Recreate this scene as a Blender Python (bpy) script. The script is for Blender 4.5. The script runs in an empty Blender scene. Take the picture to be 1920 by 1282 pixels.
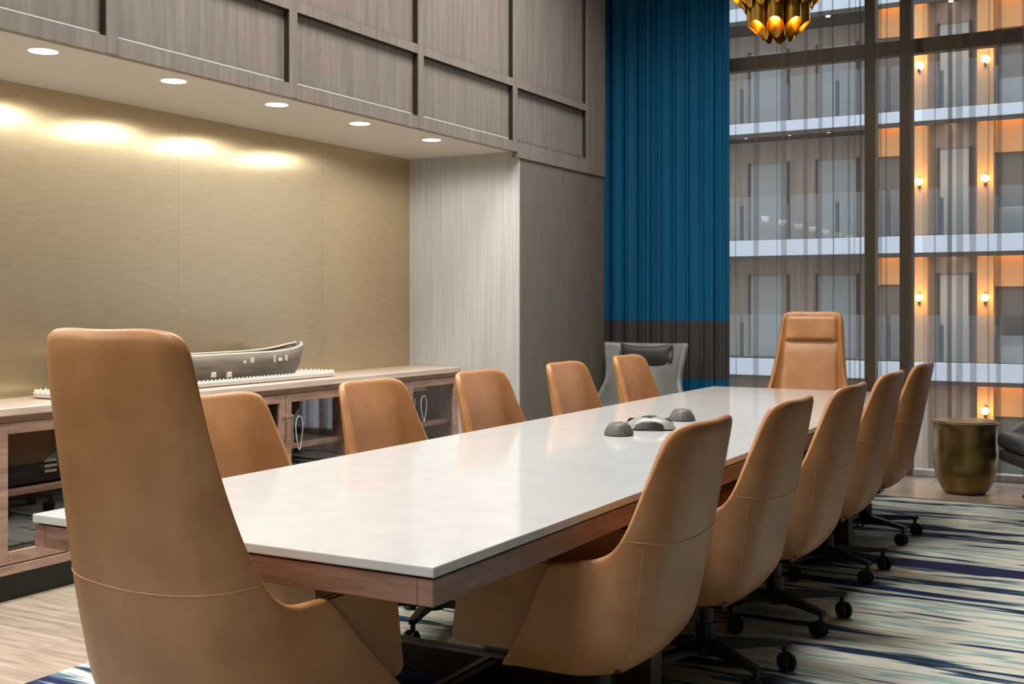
import bpy, bmesh, math, random
from mathutils import Vector, Matrix
random.seed(7)
C = bpy.context.scene.collection
SC = bpy.context.scene
PI = math.pi

# ------------------------------------------------------------------ camera, world, lights, exposure
# photograph: focal length 2140 px on a 1920x1282 frame, horizon at row 570, verticals upright
cam_d = bpy.data.cameras.new('camera'); cam_d.sensor_width = 36.0
cam_d.lens = 2140.0 / 1920.0 * 36.0
cam_d.shift_y = -71.0 / 1920.0
cam_d.clip_start = 0.05
cam = bpy.data.objects.new('camera', cam_d); C.objects.link(cam)
cam.location = (0, 0, 1.30)
cam.rotation_euler = (PI / 2, 0, math.atan(1196.0 / 2140.0))
SC.camera = cam
SC.view_settings.view_transform = 'Standard'
SC.view_settings.look = 'None'
SC.view_settings.gamma = 1.0
SC.view_settings.use_curve_mapping = False
SC.view_settings.exposure = 0.0
SC.cycles.transparent_max_bounces = 40
SC.cycles.max_bounces = 8
SC.cycles.use_denoising = True
SC.cycles.sample_clamp_indirect = 3.0

world = bpy.data.worlds.new('world'); SC.world = world; world.use_nodes = True
bg = world.node_tree.nodes['Background']
bg.inputs[0].default_value = (0.82, 0.90, 1.0, 1); bg.inputs[1].default_value = 1.9

CEIL_Z = 4.7
def area_lamp(name, loc, sx, sy, power, col, parent=None, rot=(0, 0, 0)):
    d = bpy.data.lights.new(name, 'AREA'); d.shape = 'RECTANGLE'; d.size = sx; d.size_y = sy
    d.energy = power; d.color = col; d.spread = math.radians(132)
    o = bpy.data.objects.new(name, d); C.objects.link(o); o.location = loc; o.rotation_euler = rot
    if parent: o.parent = parent
    return o
FILL_LIGHTS = [(-2.55, 1.0, 1.0), (-2.55, 3.9, 1.0), (-2.55, 6.4, 1.0), (-1.3, -0.5, .55)]  # added fill lamps: position and share of power
FILL_POWER = 90.0
FILL_COL = (1.0, 0.98, 0.95)
DOWN_POWER = 32.0
DOWN_COL = (1.0, 0.95, 0.87)

# ------------------------------------------------------------------ helpers
def lin(c):
    return tuple(((v / 255.0) / 12.92 if v <= 10 else ((v / 255.0 + 0.055) / 1.055) ** 2.4) for v in c) + (1.0,)

def thing(name, label, cat, loc=(0, 0, 0), rz=0.0, group=None):
    o = bpy.data.objects.new(name, None); C.objects.link(o)
    o.location = loc; o.rotation_euler = (0, 0, rz); o.empty_display_size = 0.1
    o['label'] = label; o['category'] = cat
    if group: o['group'] = group
    return o
def tag(o, label, cat, group=None, kind=None):
    o['label'] = label; o['category'] = cat
    if group: o['group'] = group
    if kind: o['kind'] = kind
    return o
def link(name, me, m, parent=None, smooth=False, loc=None, rot=None):
    o = bpy.data.objects.new(name, me); C.objects.link(o)
    if m is not None and not me.materials: me.materials.append(m)
    if smooth:
        for p in me.polygons: p.use_smooth = True
    if parent: o.parent = parent
    if loc is not None: o.location = loc
    if rot is not None: o.rotation_euler = rot
    return o
def bm_obj(name, bm, m, parent=None, smooth=False, loc=None, rot=None):
    bmesh.ops.recalc_face_normals(bm, faces=bm.faces)
    me = bpy.data.meshes.new(name); bm.to_mesh(me); bm.free()
    return link(name, me, m, parent, smooth, loc, rot)
def add_box(bm, x0, x1, y0, y1, z0, z1, bev=0.0, seg=2):
    r = bmesh.ops.create_cube(bm, size=1.0)
    vs = r['verts']
    for v in vs:
        v.co = Vector((x0 + (v.co.x + .5) * (x1 - x0), y0 + (v.co.y + .5) * (y1 - y0), z0 + (v.co.z + .5) * (z1 - z0)))
    if bev > 0:
        es = list({e for v in vs for e in v.link_edges})
        bmesh.ops.bevel(bm, geom=es, offset=bev, segments=seg, affect='EDGES', profile=0.5)
def box(name, b, m, parent=None, bev=0.0, seg=2, smooth=False):
    bm = bmesh.new(); add_box(bm, *b, bev=bev, seg=seg)
    return bm_obj(name, bm, m, parent, smooth)
def structure(o):
    o['kind'] = 'structure'; return o
def sbox(name, b, m, bev=0.0):
    return structure(box(name, b, m, None, bev))
def add_cyl(bm, c, r0, r1, h, seg=24, axis='Z'):
    M = Matrix.Translation(Vector(c))
    if axis == 'X': M = M @ Matrix.Rotation(PI / 2, 4, 'Y')
    if axis == 'Y': M = M @ Matrix.Rotation(-PI / 2, 4, 'X')
    M = M @ Matrix.Translation((0, 0, h / 2))
    bmesh.ops.create_cone(bm, cap_ends=True, segments=seg, radius1=r0, radius2=r1, depth=h, matrix=M)
def cyl(name, c, r0, r1, h, m, parent=None, seg=24, axis='Z', smooth=True):
    bm = bmesh.new(); add_cyl(bm, c, r0, r1, h, seg, axis)
    o = bm_obj(name, bm, m, parent, False)
    if smooth: shade(o)
    return o
def shade(o, ang=40):
    me = o.data
    for p in me.polygons: p.use_smooth = True
    try:
        me.set_sharp_from_angle(angle=math.radians(ang))
    except Exception: pass
    return o
def lathe(name, prof, m, parent=None, seg=48, loc=None):
    bm = bmesh.new(); rings = []
    for r, z in prof:
        rings.append([bm.verts.new((r * math.cos(2 * PI * k / seg), r * math.sin(2 * PI * k / seg), z)) for k in range(seg)])
    for a, b in zip(rings, rings[1:]):
        for k in range(seg): bm.faces.new((a[k], a[(k + 1) % seg], b[(k + 1) % seg], b[k]))
    bm.faces.new(rings[0][::-1]); bm.faces.new(rings[-1])
    o = bm_obj(name, bm, m, parent, False, loc); return shade(o, 50)
def grid(name, f, nu, nv, m, parent=None, smooth=True, closed_u=False):
    """surface f(i/nu, j/nv)"""
    vs = [f(i / nu, j / nv) for i in range(nu + 1) for j in range(nv + 1)]
    fs = []
    for i in range(nu):
        for j in range(nv):
            a = i * (nv + 1) + j
            fs.append((a, a + nv + 1, a + nv + 2, a + 1))
    me = bpy.data.meshes.new(name); me.from_pydata(vs, [], fs); me.update()
    return link(name, me, m, parent, smooth)
def tube(name, pts, r, m, parent=None, seg=8, cyclic=False):
    cu = bpy.data.curves.new(name, 'CURVE'); cu.dimensions = '3D'; cu.bevel_depth = r; cu.bevel_resolution = max(1, seg // 4)
    sp = cu.splines.new('POLY'); sp.points.add(len(pts) - 1); sp.use_cyclic_u = cyclic; cu.use_fill_caps = True
    for p, q in zip(sp.points, pts): p.co = (*q, 1)
    tmp = bpy.data.objects.new(name, cu)
    me = bpy.data.meshes.new_from_object(tmp); bpy.data.objects.remove(tmp); bpy.data.curves.remove(cu)
    me.name = name
    return link(name, me, m, parent, True)
def solidify(o, t, off=-1.0, sub=0, rim=True):
    md = o.modifiers.new('s', 'SOLIDIFY'); md.thickness = t; md.offset = off; md.use_even_offset = True; md.use_rim = rim
    if sub:
        md = o.modifiers.new('ss', 'SUBSURF'); md.levels = sub; md.render_levels = sub
    return o
def copy_tree(o, parent=None):
    c = o.copy(); C.objects.link(c); c.parent = parent
    for ch in list(o.children): copy_tree(ch, c)
    return c
def interp(pts, x):
    if x <= pts[0][0]: return pts[0][1]
    for (a, p), (b, q) in zip(pts, pts[1:]):
        if x <= b: return p + (q - p) * (x - a) / (b - a)
    return pts[-1][1]
def sinterp(pts, x):
    """smooth (monotone cubic-ish) interpolation"""
    n = len(pts)
    if x <= pts[0][0]: return pts[0][1]
    if x >= pts[-1][0]: return pts[-1][1]
    for i in range(n - 1):
        a, p = pts[i]; b, q = pts[i + 1]
        if x <= b:
            d = (q - p) / (b - a)
            m0 = d if i == 0 else 0.5 * (d + (p - pts[i - 1][1]) / (a - pts[i - 1][0]))
            m1 = d if i == n - 2 else 0.5 * (d + (pts[i + 2][1] - q) / (pts[i + 2][0] - b))
            if d == 0: m0 = m1 = 0
            t = (x - a) / (b - a); h = b - a
            return (2*t**3-3*t**2+1)*p + (t**3-2*t**2+t)*h*m0 + (-2*t**3+3*t**2)*q + (t**3-t**2)*h*m1

# ------------------------------------------------------------------ materials
MATS = {}
def newmat(name):
    m = bpy.data.materials.new(name); m.use_nodes = True
    nt = m.node_tree; b = nt.nodes['Principled BSDF']; MATS[name] = m
    return m, nt, b
def plain(name, c, rough=.5, metal=0.0, spec=.5, emit=None, es=0.0, coat=0.0):
    m, nt, b = newmat(name)
    b.inputs['Base Color'].default_value = lin(c); b.inputs['Roughness'].default_value = rough
    b.inputs['Metallic'].default_value = metal; b.inputs['Specular IOR Level'].default_value = spec
    b.inputs['Coat Weight'].default_value = coat
    if emit:
        b.inputs['Emission Color'].default_value = lin(emit); b.inputs['Emission Strength'].default_value = es
    return m
def noise_mat(name, stops, scale=(1, 1, 1), nscale=4.0, detail=4.0, rough=.5, metal=0.0, bump=0.0, bscale=None, spec=.5, distort=0.0, nrough=.55, coat=0.0):
    m, nt, b = newmat(name); N = nt.nodes; L = nt.links
    tc = N.new('ShaderNodeTexCoord'); mp = N.new('ShaderNodeMapping'); mp.inputs['Scale'].default_value = scale
    nz = N.new('ShaderNodeTexNoise'); nz.inputs['Scale'].default_value = nscale; nz.inputs['Detail'].default_value = detail
    nz.inputs['Roughness'].default_value = nrough; nz.inputs['Distortion'].default_value = distort
    rp = N.new('ShaderNodeValToRGB'); cr = rp.color_ramp
    while len(cr.elements) < len(stops): cr.elements.new(.5)
    for e, (p, c) in zip(cr.elements, stops): e.position = p; e.color = lin(c)
    L.new(tc.outputs['Object'], mp.inputs['Vector']); L.new(mp.outputs[0], nz.inputs['Vector'])
    L.new(nz.outputs[0], rp.inputs[0]); L.new(rp.outputs[0], b.inputs['Base Color'])
    b.inputs['Roughness'].default_value = rough; b.inputs['Metallic'].default_value = metal
    b.inputs['Specular IOR Level'].default_value = spec; b.inputs['Coat Weight'].default_value = coat
    if bump:
        bp = N.new('ShaderNodeBump'); bp.inputs['Strength'].default_value = bump; bp.inputs['Distance'].default_value = .004
        src = nz
        if bscale:
            src = N.new('ShaderNodeTexNoise'); src.inputs['Scale'].default_value = bscale; src.inputs['Detail'].default_value = 3
            L.new(tc.outputs['Object'], src.inputs['Vector'])
        L.new(src.outputs[0], bp.inputs['Height']); L.new(bp.outputs[0], b.inputs['Normal'])
    return m

def random_tint(m, amount):
    """each plank / board a slightly different shade"""
    nt = m.node_tree; N = nt.nodes; L = nt.links; b = N['Principled BSDF']
    src = b.inputs['Base Color'].links[0].from_socket
    oi = N.new('ShaderNodeObjectInfo'); mr = N.new('ShaderNodeMapRange')
    mr.inputs[3].default_value = 1 - amount; mr.inputs[4].default_value = 1 + amount
    L.new(oi.outputs['Random'], mr.inputs[0])
    mx = N.new('ShaderNodeVectorMath'); mx.operation = 'SCALE'
    L.new(src, mx.inputs[0]); L.new(mr.outputs[0], mx.inputs['Scale']); L.new(mx.outputs[0], b.inputs['Base Color'])
    return m

leather = noise_mat('tan_leather', [(.30, (150, 102, 60)), (.55, (170, 119, 75)), (.75, (184, 135, 92))], nscale=5, detail=6, rough=.42, bump=.10, bscale=160)
leather_seam = plain('tan_leather_piping', (186, 138, 98), .5)
black_plastic = plain('black_plastic', (24, 24, 25), .42)
black_wheel = plain('black_caster_rubber', (18, 18, 19), .5)
black_metal = plain('black_metal', (20, 20, 21), .35, .3)
quartz = noise_mat('white_quartz', [(.25, (190, 190, 189)), (.48, (195, 195, 193)), (.7, (199, 199, 197))], nscale=9, detail=8, rough=.10, distort=.6)
walnut = noise_mat('walnut_edge', [(.28, (98, 66, 54)), (.5, (132, 96, 82)), (.72, (156, 120, 106))], scale=(1, 1, 9), nscale=4, detail=6, rough=.4, distort=.6)
dark_walnut = noise_mat('dark_walnut', [(.3, (56, 34, 26)), (.7, (84, 54, 42))], scale=(6, 6, 1), nscale=4, rough=.45)
cab_wood = noise_mat('credenza_wood', [(.28, (122, 94, 80)), (.5, (150, 121, 105)), (.74, (172, 145, 128))], scale=(8, 1, 8), nscale=4, detail=6, rough=.42, distort=.5)
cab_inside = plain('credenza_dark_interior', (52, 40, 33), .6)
cab_top_wood = noise_mat('credenza_top_wood', [(.3, (176, 158, 144)), (.7, (200, 186, 172))], scale=(8, .8, 8), nscale=4, rough=.3)
panel_wood = noise_mat('taupe_panel_wood', [(.25, (112, 103, 94)), (.5, (126, 117, 108)), (.76, (140, 131, 121))], scale=(7, 7, .45), nscale=4, detail=6, rough=.5, distort=.35)
taupe_vinyl = noise_mat('taupe_wallcovering', [(.3, (104, 95, 84)), (.7, (116, 107, 96))], scale=(6, 6, .6), nscale=5, rough=.55)
grey_strie = noise_mat('grey_strie_wallcovering', [(.3, (160, 159, 158)), (.5, (174, 173, 172)), (.7, (186, 185, 184))], scale=(40, 40, .4), nscale=3, detail=5, rough=.6)
soffit_white = plain('soffit_white', (205, 201, 196), .7)
ceiling_white = plain('ceiling_white', (200, 197, 192), .8)
wall_plain = plain('warm_grey_wall', (88, 80, 72), .8)
oak = random_tint(noise_mat('pale_oak_plank', [(.25, (128, 113, 98)), (.5, (160, 146, 130)), (.75, (180, 167, 151))], scale=(.8, 9, 1), nscale=4, detail=6, rough=.33, distort=.5), .10)
subfloor = plain('dark_joint', (70, 58, 48), .8)
grey_leather = noise_mat('grey_leather', [(.3, (104, 104, 103)), (.7, (128, 128, 126))], nscale=6, rough=.42)
charcoal_leather = noise_mat('charcoal_leather', [(.3, (50, 50, 52)), (.7, (68, 68, 70))], nscale=6, rough=.4)
blue_cloth = noise_mat('teal_blue_cloth', [(.3, (8, 80, 118)), (.7, (13, 94, 134))], scale=(60, 60, 60), nscale=3, rough=.75, spec=.2)
char_cloth = noise_mat('charcoal_cloth', [(.3, (62, 58, 58)), (.7, (76, 71, 71))], scale=(60, 60, 60), nscale=3, rough=.8, spec=.2)
bronze_frame = plain('bronze_window_frame', (84, 72, 60), .45, .3)
gold = plain('polished_gold', (232, 182, 84), .25, 1.0)
drum_brass = noise_mat('aged_brass', [(.3, (134, 110, 68)), (.7, (168, 142, 94))], scale=(1, 1, 3), nscale=3, rough=.34, metal=1.0)
bead_white = plain('pearl_white', (212, 210, 200), .45)
driftwood = noise_mat('weathered_grey_wood', [(.3, (90, 82, 72)), (.7, (120, 110, 98))], scale=(8, 1, 8), nscale=5, rough=.6)
driftwood_rim = plain('pale_rim', (196, 190, 176), .5)
brushed_steel = plain('brushed_nickel', (200, 180, 158), .3, 1.0)
white_cable = plain('white_cable', (196, 188, 178), .5)
phone_grey = plain('phone_silver_grey', (128, 126, 121), .4)
phone_dark = plain('phone_dark_grille', (44, 43, 41), .5)
mic_grey = plain('mic_dark_grey', (78, 76, 72), .5)
lamp_white = plain('lamp_lens', (255, 250, 240), .5, emit=(255, 244, 226), es=14.0)
trim_white = plain('lamp_trim_white', (230, 228, 224), .5)
bulb_warm = plain('warm_bulb', (255, 220, 160), .5, emit=(255, 214, 140), es=100.0)
panel_lens = plain('fill_lamp_lens', (250, 246, 238), .6)

def gold_wall_mat():
    m, nt, b = newmat('gold_wallcovering'); N = nt.nodes; L = nt.links
    tc = N.new('ShaderNodeTexCoord'); mp = N.new('ShaderNodeMapping'); mp.inputs['Scale'].default_value = (30, 1.5, 30)
    nz = N.new('ShaderNodeTexNoise'); nz.inputs['Scale'].default_value = 5; nz.inputs['Detail'].default_value = 5
    rp = N.new('ShaderNodeValToRGB'); rp.color_ramp.elements[0].position = .3; rp.color_ramp.elements[1].position = .7
    rp.color_ramp.elements[0].color = lin((190, 171, 137)); rp.color_ramp.elements[1].color = lin((203, 185, 151))
    L.new(tc.outputs['Object'], mp.inputs[0]); L.new(mp.outputs[0], nz.inputs['Vector']); L.new(nz.outputs[0], rp.inputs[0])
    L.new(rp.outputs[0], b.inputs['Base Color'])
    b.inputs['Metallic'].default_value = .65; b.inputs['Roughness'].default_value = .24
    b.inputs['Anisotropic'].default_value = .8
    tg = N.new('ShaderNodeTangent'); tg.direction_type = 'UV_MAP'; tg.uv_map = 'UVMap'
    L.new(tg.outputs[0], b.inputs['Tangent'])
    return m
gold_wall = gold_wall_mat()

def glass_mat(name, tint=(1, 1, 1), refl=.07, rough=.0):
    m, nt, b = newmat(name); N = nt.nodes; L = nt.links
    N.remove(b)
    tr = N.new('ShaderNodeBsdfTransparent'); tr.inputs[0].default_value = (*tint, 1)
    gl = N.new('ShaderNodeBsdfGlossy'); gl.inputs['Roughness'].default_value = rough
    mx = N.new('ShaderNodeMixShader'); mx.inputs[0].default_value = refl
    L.new(tr.outputs[0], mx.inputs[1]); L.new(gl.outputs[0], mx.inputs[2])
    L.new(mx.outputs[0], N['Material Output'].inputs[0])
    return m
window_glass = glass_mat('window_glass', (.96, .97, .97), .05)
cabinet_glass = glass_mat('cabinet_glass', (.80, .78, .76), .13)
rail_glass = glass_mat('balustrade_glass', (.78, .84, .88), .10, .05)

def sheer_mat():
    m, nt, b = newmat('sheer_taupe_voile'); N = nt.nodes; L = nt.links
    b.inputs['Base Color'].default_value = lin((116, 102, 88)); b.inputs['Roughness'].default_value = .9
    b.inputs['Specular IOR Level'].default_value = .1
    tl = N.new('ShaderNodeBsdfTranslucent'); tl.inputs[0].default_value = lin((116, 102, 88))
    m1 = N.new('ShaderNodeMixShader'); m1.inputs[0].default_value = .4
    tr = N.new('ShaderNodeBsdfTransparent'); m2 = N.new('ShaderNodeMixShader'); m2.inputs[0].default_value = .25
    L.new(b.outputs[0], m1.inputs[1]); L.new(tl.outputs[0], m1.inputs[2])
    L.new(tr.outputs[0], m2.inputs[1]); L.new(m1.outputs[0], m2.inputs[2])
    L.new(m2.outputs[0], N['Material Output'].inputs[0])
    return m
sheer = sheer_mat()

def rug_mat():
    m, nt, b = newmat('striped_rug'); N = nt.nodes; L = nt.links
    tc = N.new('ShaderNodeTexCoord')
    def nz(scale, ns, det, dist=0.0, off=(0, 0, 0)):
        mp = N.new('ShaderNodeMapping'); mp.inputs['Scale'].default_value = scale; mp.inputs['Location'].default_value = off
        n = N.new('ShaderNodeTexNoise'); n.inputs['Scale'].default_value = ns; n.inputs['Detail'].default_value = det
        n.inputs['Distortion'].default_value = dist; n.inputs['Roughness'].default_value = .62
        L.new(tc.outputs['Object'], mp.inputs[0]); L.new(mp.outputs[0], n.inputs['Vector']); return n
    n1 = nz((.22, 2.1, 1), 1.25, 5, .15)
    rp = N.new('ShaderNodeValToRGB'); cr = rp.color_ramp
    st = [(.0, (42, 44, 82)), (.40, (42, 44, 82)), (.42, (50, 62, 92)), (.437, (104, 132, 144)), (.447, (218, 213, 198)), (.485, (214, 214, 200)), (.497, (140, 168, 168)),
          (.512, (170, 192, 186)), (.522, (228, 223, 208)), (.555, (214, 212, 198)), (.567, (84, 116, 130)), (.582, (38, 48, 72)), (.605, (46, 64, 92)), (.615, (206, 206, 194)), (.66, (150, 178, 176)), (.69, (40, 44, 78))]
    while len(cr.elements) < len(st): cr.elements.new(.5)
    for e, (p, c) in zip(cr.elements, st): e.position = p; e.color = lin(c)
    L.new(n1.outputs[0], rp.inputs[0])
    n2 = nz((40, 40, 40), 4, 2)
    mx = N.new('ShaderNodeMixRGB'); mx.blend_type = 'MULTIPLY'; mx.inputs[0].default_value = .25
    L.new(rp.outputs[0], mx.inputs[1]); L.new(n2.outputs[0], mx.inputs[2]); L.new(mx.outputs[0], b.inputs['Base Color'])
    b.inputs['Roughness'].default_value = .95; b.inputs['Specular IOR Level'].default_value = .1
    bp = N.new('ShaderNodeBump'); bp.inputs['Strength'].default_value = .4; bp.inputs['Distance'].default_value = .004
    L.new(n2.outputs[0], bp.inputs['Height']); L.new(bp.outputs[0], b.inputs['Normal'])
    return m
rug_material = rug_mat()

# atrium
slab_white = plain('atrium_slab_white', (206, 214, 224), .6)
atrium_wall = noise_mat('atrium_grey_wall', [(.3, (146, 132, 118)), (.7, (170, 156, 142))], scale=(4, 4, .3), nscale=2, rough=.7)
atrium_dark = plain('atrium_dark_soffit', (72, 66, 62), .7)
atrium_door = plain('atrium_grey_door', (98, 94, 90), .6)
atrium_oak = plain('atrium_warm_wood', (206, 150, 96), .6)
rail_post = plain('balustrade_post', (84, 92, 98), .5, .4)
pale_panel = plain('atrium_pale_panel', (168, 170, 168), .7)
lobby_stone = plain('lobby_stone', (150, 142, 132), .5)
cove_emit = plain('cove_strip', (255, 200, 130), .5, emit=(255, 186, 110), es=16.0)
sconce_emit = plain('sconce_glow', (255, 214, 150), .5, emit=(255, 190, 104), es=26.0)
spot_emit = plain('spot_glow', (255, 240, 220), .5, emit=(255, 236, 210), es=14.0)

# ------------------------------------------------------------------ setting
WX = -3.81          # face of the panelled wall
BX = -4.74          # back of the recess
SZ = 2.36           # soffit underside
EY = 6.94           # end wall of the recess
PY = 8.35           # end of the panelled wall
GY = 9.05           # window plane
RX, NY = 5.5, -1.6  # unseen right and near walls

floor = sbox('floor', (-5.0, RX, NY, GY + .12, -.25, -.006), subfloor)
rows = []
y = 0.9; W = .178; k = 0
while y < GY - .02:
    y1 = min(y + W, GY)
    segs = []
    if y < 7.95:
        cut = -4.05 + .55 * ((k * 37) % 10) / 10.0
        segs = [(-4.74, cut), (cut, -3.2)]
    else:
        xs = [-4.9] + [-4.0 + .9 * ((k * 37) % 10) / 10.0 + 1.9 * q for q in range(3)] + [RX]
        segs = list(zip(xs, xs[1:]))
    for a, b_ in segs:
        box('plank', (a + .0015, b_ - .0015, y + .0015, y1 - .0015, -.006, 0.0), oak, floor, .0012, 1)
    y = y1; k += 1

ceiling = sbox('ceiling', (-5.0, RX, NY, GY + .12, CEIL_Z, CEIL_Z + .15), ceiling_white)
sbox('wall_right', (RX, RX + .12, NY, GY + .12, 0, CEIL_Z), wall_plain)
sbox('wall_near', (-5.0, RX, NY - .12, NY, 0, CEIL_Z), wall_plain)
# recess: gold back wall in hung widths
wrb = sbox('wall_recess_back', (BX - .15, BX - .004, NY, PY, 0, SZ + .1), plain('seam_tan', (140, 128, 102), .6))
ys = [NY, 0.85, 2.12, 3.39, 4.66, 5.93, EY]
for a, b_ in zip(ys, ys[1:]):
    wd = box('wallcovering_drop', (BX - .004, BX, a + .0006, b_ - .0006, 0, SZ), gold_wall, wrb)
    uv = wd.data.uv_layers.new(name='UVMap')
    for lp in wd.data.loops:
        co = wd.data.vertices[lp.vertex_index].co; uv.data[lp.index].uv = (co.y, co.z)
pier = sbox('wall_pier', (BX, WX - .012, EY + .012, PY, 0, SZ + .08), taupe_vinyl)
sbox('wall_recess_end', (BX, WX - .012, EY, EY + .012, 0, SZ), grey_strie)
soffit = sbox('ceiling_soffit', (BX, WX - .035, NY, EY, SZ, SZ + .08), soffit_white)
sbox('baseboard_left', (WX - .012, WX, EY + .02, PY, 0, .10), taupe_vinyl)
# panelled upper wall: recessed fields behind proud stiles and rails
wl = sbox('wall_left', (BX - .15, WX - .045, NY, PY, SZ + .08, CEIL_Z), panel_wood)
stile_y = [3.341 + 1.1655 * q for q in range(-4, 5)]
ends = []
for q, sy in enumerate(stile_y):
    y1 = PY if q == len(stile_y) - 1 else sy + .062
    ends.append((sy, y1))
    box('stile', (WX - .045, WX, sy, y1, SZ - (.045 if q == len(stile_y) - 1 else .010), CEIL_Z), panel_wood, wl, .003, 1)
reveal_shade = plain('painted_reveal_shade', (44, 34, 27), .6)  # shade on the inner stile and rail edges, painted as dark strips
RAILS = [(SZ - .010, SZ + .062), (2.795, 2.85), (3.94, 3.995)]
for (a0, a1), (b0, b1) in zip(ends, ends[1:]):
    for z0, z1 in RAILS:
        box('rail', (WX - .045, WX - .001, a1, b0, z0 - (.035 if z0 < 2.5 and b0 > EY + .5 else 0), z1), panel_wood, wl)
    zz = [RAILS[0][1], RAILS[1][0], RAILS[1][1], RAILS[2][0], RAILS[2][1], CEIL_Z]
    for q in range(3):
        fp = box('field_panel', (WX - .045, WX - .036, a1, b0, zz[2 * q], zz[2 * q + 1]), panel_wood, wl)
        zl, zh = zz[2 * q], zz[2 * q + 1]
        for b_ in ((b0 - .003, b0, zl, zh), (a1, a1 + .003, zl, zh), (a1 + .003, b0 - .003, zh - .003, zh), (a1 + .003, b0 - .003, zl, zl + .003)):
            box('shade_strip', (WX - .036, WX - .006, *b_), reveal_shade, fp)
# pocket beside the drape and window wall
sbox('wall_pocket', (-4.55, -4.45, PY, GY + .12, 0, CEIL_Z), taupe_vinyl)
sbox('wall_window_head', (-4.45, RX, GY - .02, GY + .12, 4.35, CEIL_Z), wall_plain)
win = thing('window_1', 'tall bronze framed window wall with fixed panes', 'window'); win['kind'] = 'structure'
del win['category']
MX = [(-4.40, -4.32), (-1.925, -1.845), (-1.663, -1.577), (.40, .48)]
sbox('wall_light_block', (.48, RX, GY - .02, GY + .12, 0, 4.35), wall_plain)  # unseen wall, added to keep daylight off the chair backs
for a, b_ in MX:
    box('mullion', (a, b_, GY - .03, GY + .09, 0, 4.35), bronze_frame, win, .004, 1)
TZ = [(3.20, 3.31), (4.28, 4.35)]
for (a0, a1), (b0, b1) in zip(MX, MX[1:]):
    for z0, z1 in TZ:
        box('transom', (a1, b0, GY - .02, GY + .08, z0, z1), bronze_frame, win, .004, 1)
    box('sill', (a1, b0, GY - .02, GY + .08, 0, .05), soffit_white, win, .004, 1)
    for z0, z1 in ((.05, 3.20), (3.31, 4.28)):
        bm = bmesh.new()
        vs = [bm.verts.new(p) for p in ((a1, GY + .03, z0), (b0, GY + .03, z0), (b0, GY + .03, z1), (a1, GY + .03, z1))]
        bm.faces.new(vs)
        bm_obj('pane', bm, window_glass, win)

# ------------------------------------------------------------------ rug
rug = box('area_rug', (-2.4, 2.4, -4.16, 4.16, 0, .012), rug_material, None, .004, 1)
rug.location = (-.94, 3.75, 0)
tag(rug, 'large rug with broken navy, cream and teal stripes under the conference table', 'rug')
RZ = .012

# ------------------------------------------------------------------ conference table
TX0, TX1, TY0, TY1 = -2.56, -1.305, 2.0, 7.35
tb = thing('conference_table', 'long conference table with white quartz top and walnut edge', 'table', (-1.9325, 4.675, 0))
hx, hy = (TX1 - TX0) / 2, (TY1 - TY0) / 2
box('tabletop', (-hx, hx, -hy, hy, .727, .75), quartz, tb, .003, 2)
box('shadow_gap', (-hx + .012, hx - .012, -hy + .012, hy - .012, .722, .727), dark_walnut, tb)
for nm, b_ in (('apron', (-hx + .004, -hx + .044, -hy + .004, hy - .004, .664, .722)), ('apron', (hx - .044, hx - .004, -hy + .004, hy - .004, .664, .722)),
               ('apron', (-hx + .044, hx - .044, -hy + .004, -hy + .044, .664, .722)), ('apron', (-hx + .044, hx - .044, hy - .044, hy - .004, .664, .722))):
    box(nm, b_, walnut, tb, .002, 1)
box('underside_panel', (-hx + .044, hx - .044, -hy + .044, hy - .044, .69, .722), dark_walnut, tb)
metal_cap = plain('grey_metal_cap', (120, 112, 106), .4, .6)
for ly in (3.37 - 4.675, 6.05 - 4.675):
    for sx in (-1, 1):
        lx = sx * .51
        lg = box('leg', (lx - .06, lx + .06, ly - .045, ly + .045, RZ, .69), dark_walnut, tb, .003, 1)
        box('edge_strip', (lx + .0602, lx + .062, ly - .045, ly + .045, RZ, .66) if sx > 0 else (lx - .062, lx - .0602, ly - .045, ly + .045, RZ, .66), metal_cap, lg)
    fb = box('foot_beam', (-.45, .45, ly - .04, ly + .04, RZ, .105), dark_walnut, tb, .003, 1)
    box('metal_cap', (-.45, .45, ly - .042, ly - .02, .105, .109), metal_cap, fb)
sp = box('spine_beam', (-.03, .03, 2.72 - 4.675, 3.33 - 4.675, RZ, .105), dark_walnut, tb, .003, 1)
box('metal_cap', (-.032, -.008, 2.72 - 4.675, 3.328 - 4.675, .105, .109), metal_cap, sp)
box('spine_beam', (-.03, .03, 3.41 - 4.675, 6.01 - 4.675, RZ, .105), dark_walnut, tb, .003, 1)
pm = box('power_box', (.275, .375, 3.425 - 4.675, 3.505 - 4.675, .51, .69), black_plastic, tb, .004, 1)
box('socket_plate', (.3752, .378, 3.435 - 4.675, 3.495 - 4.675, .53, .60), metal_cap, pm)

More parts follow.
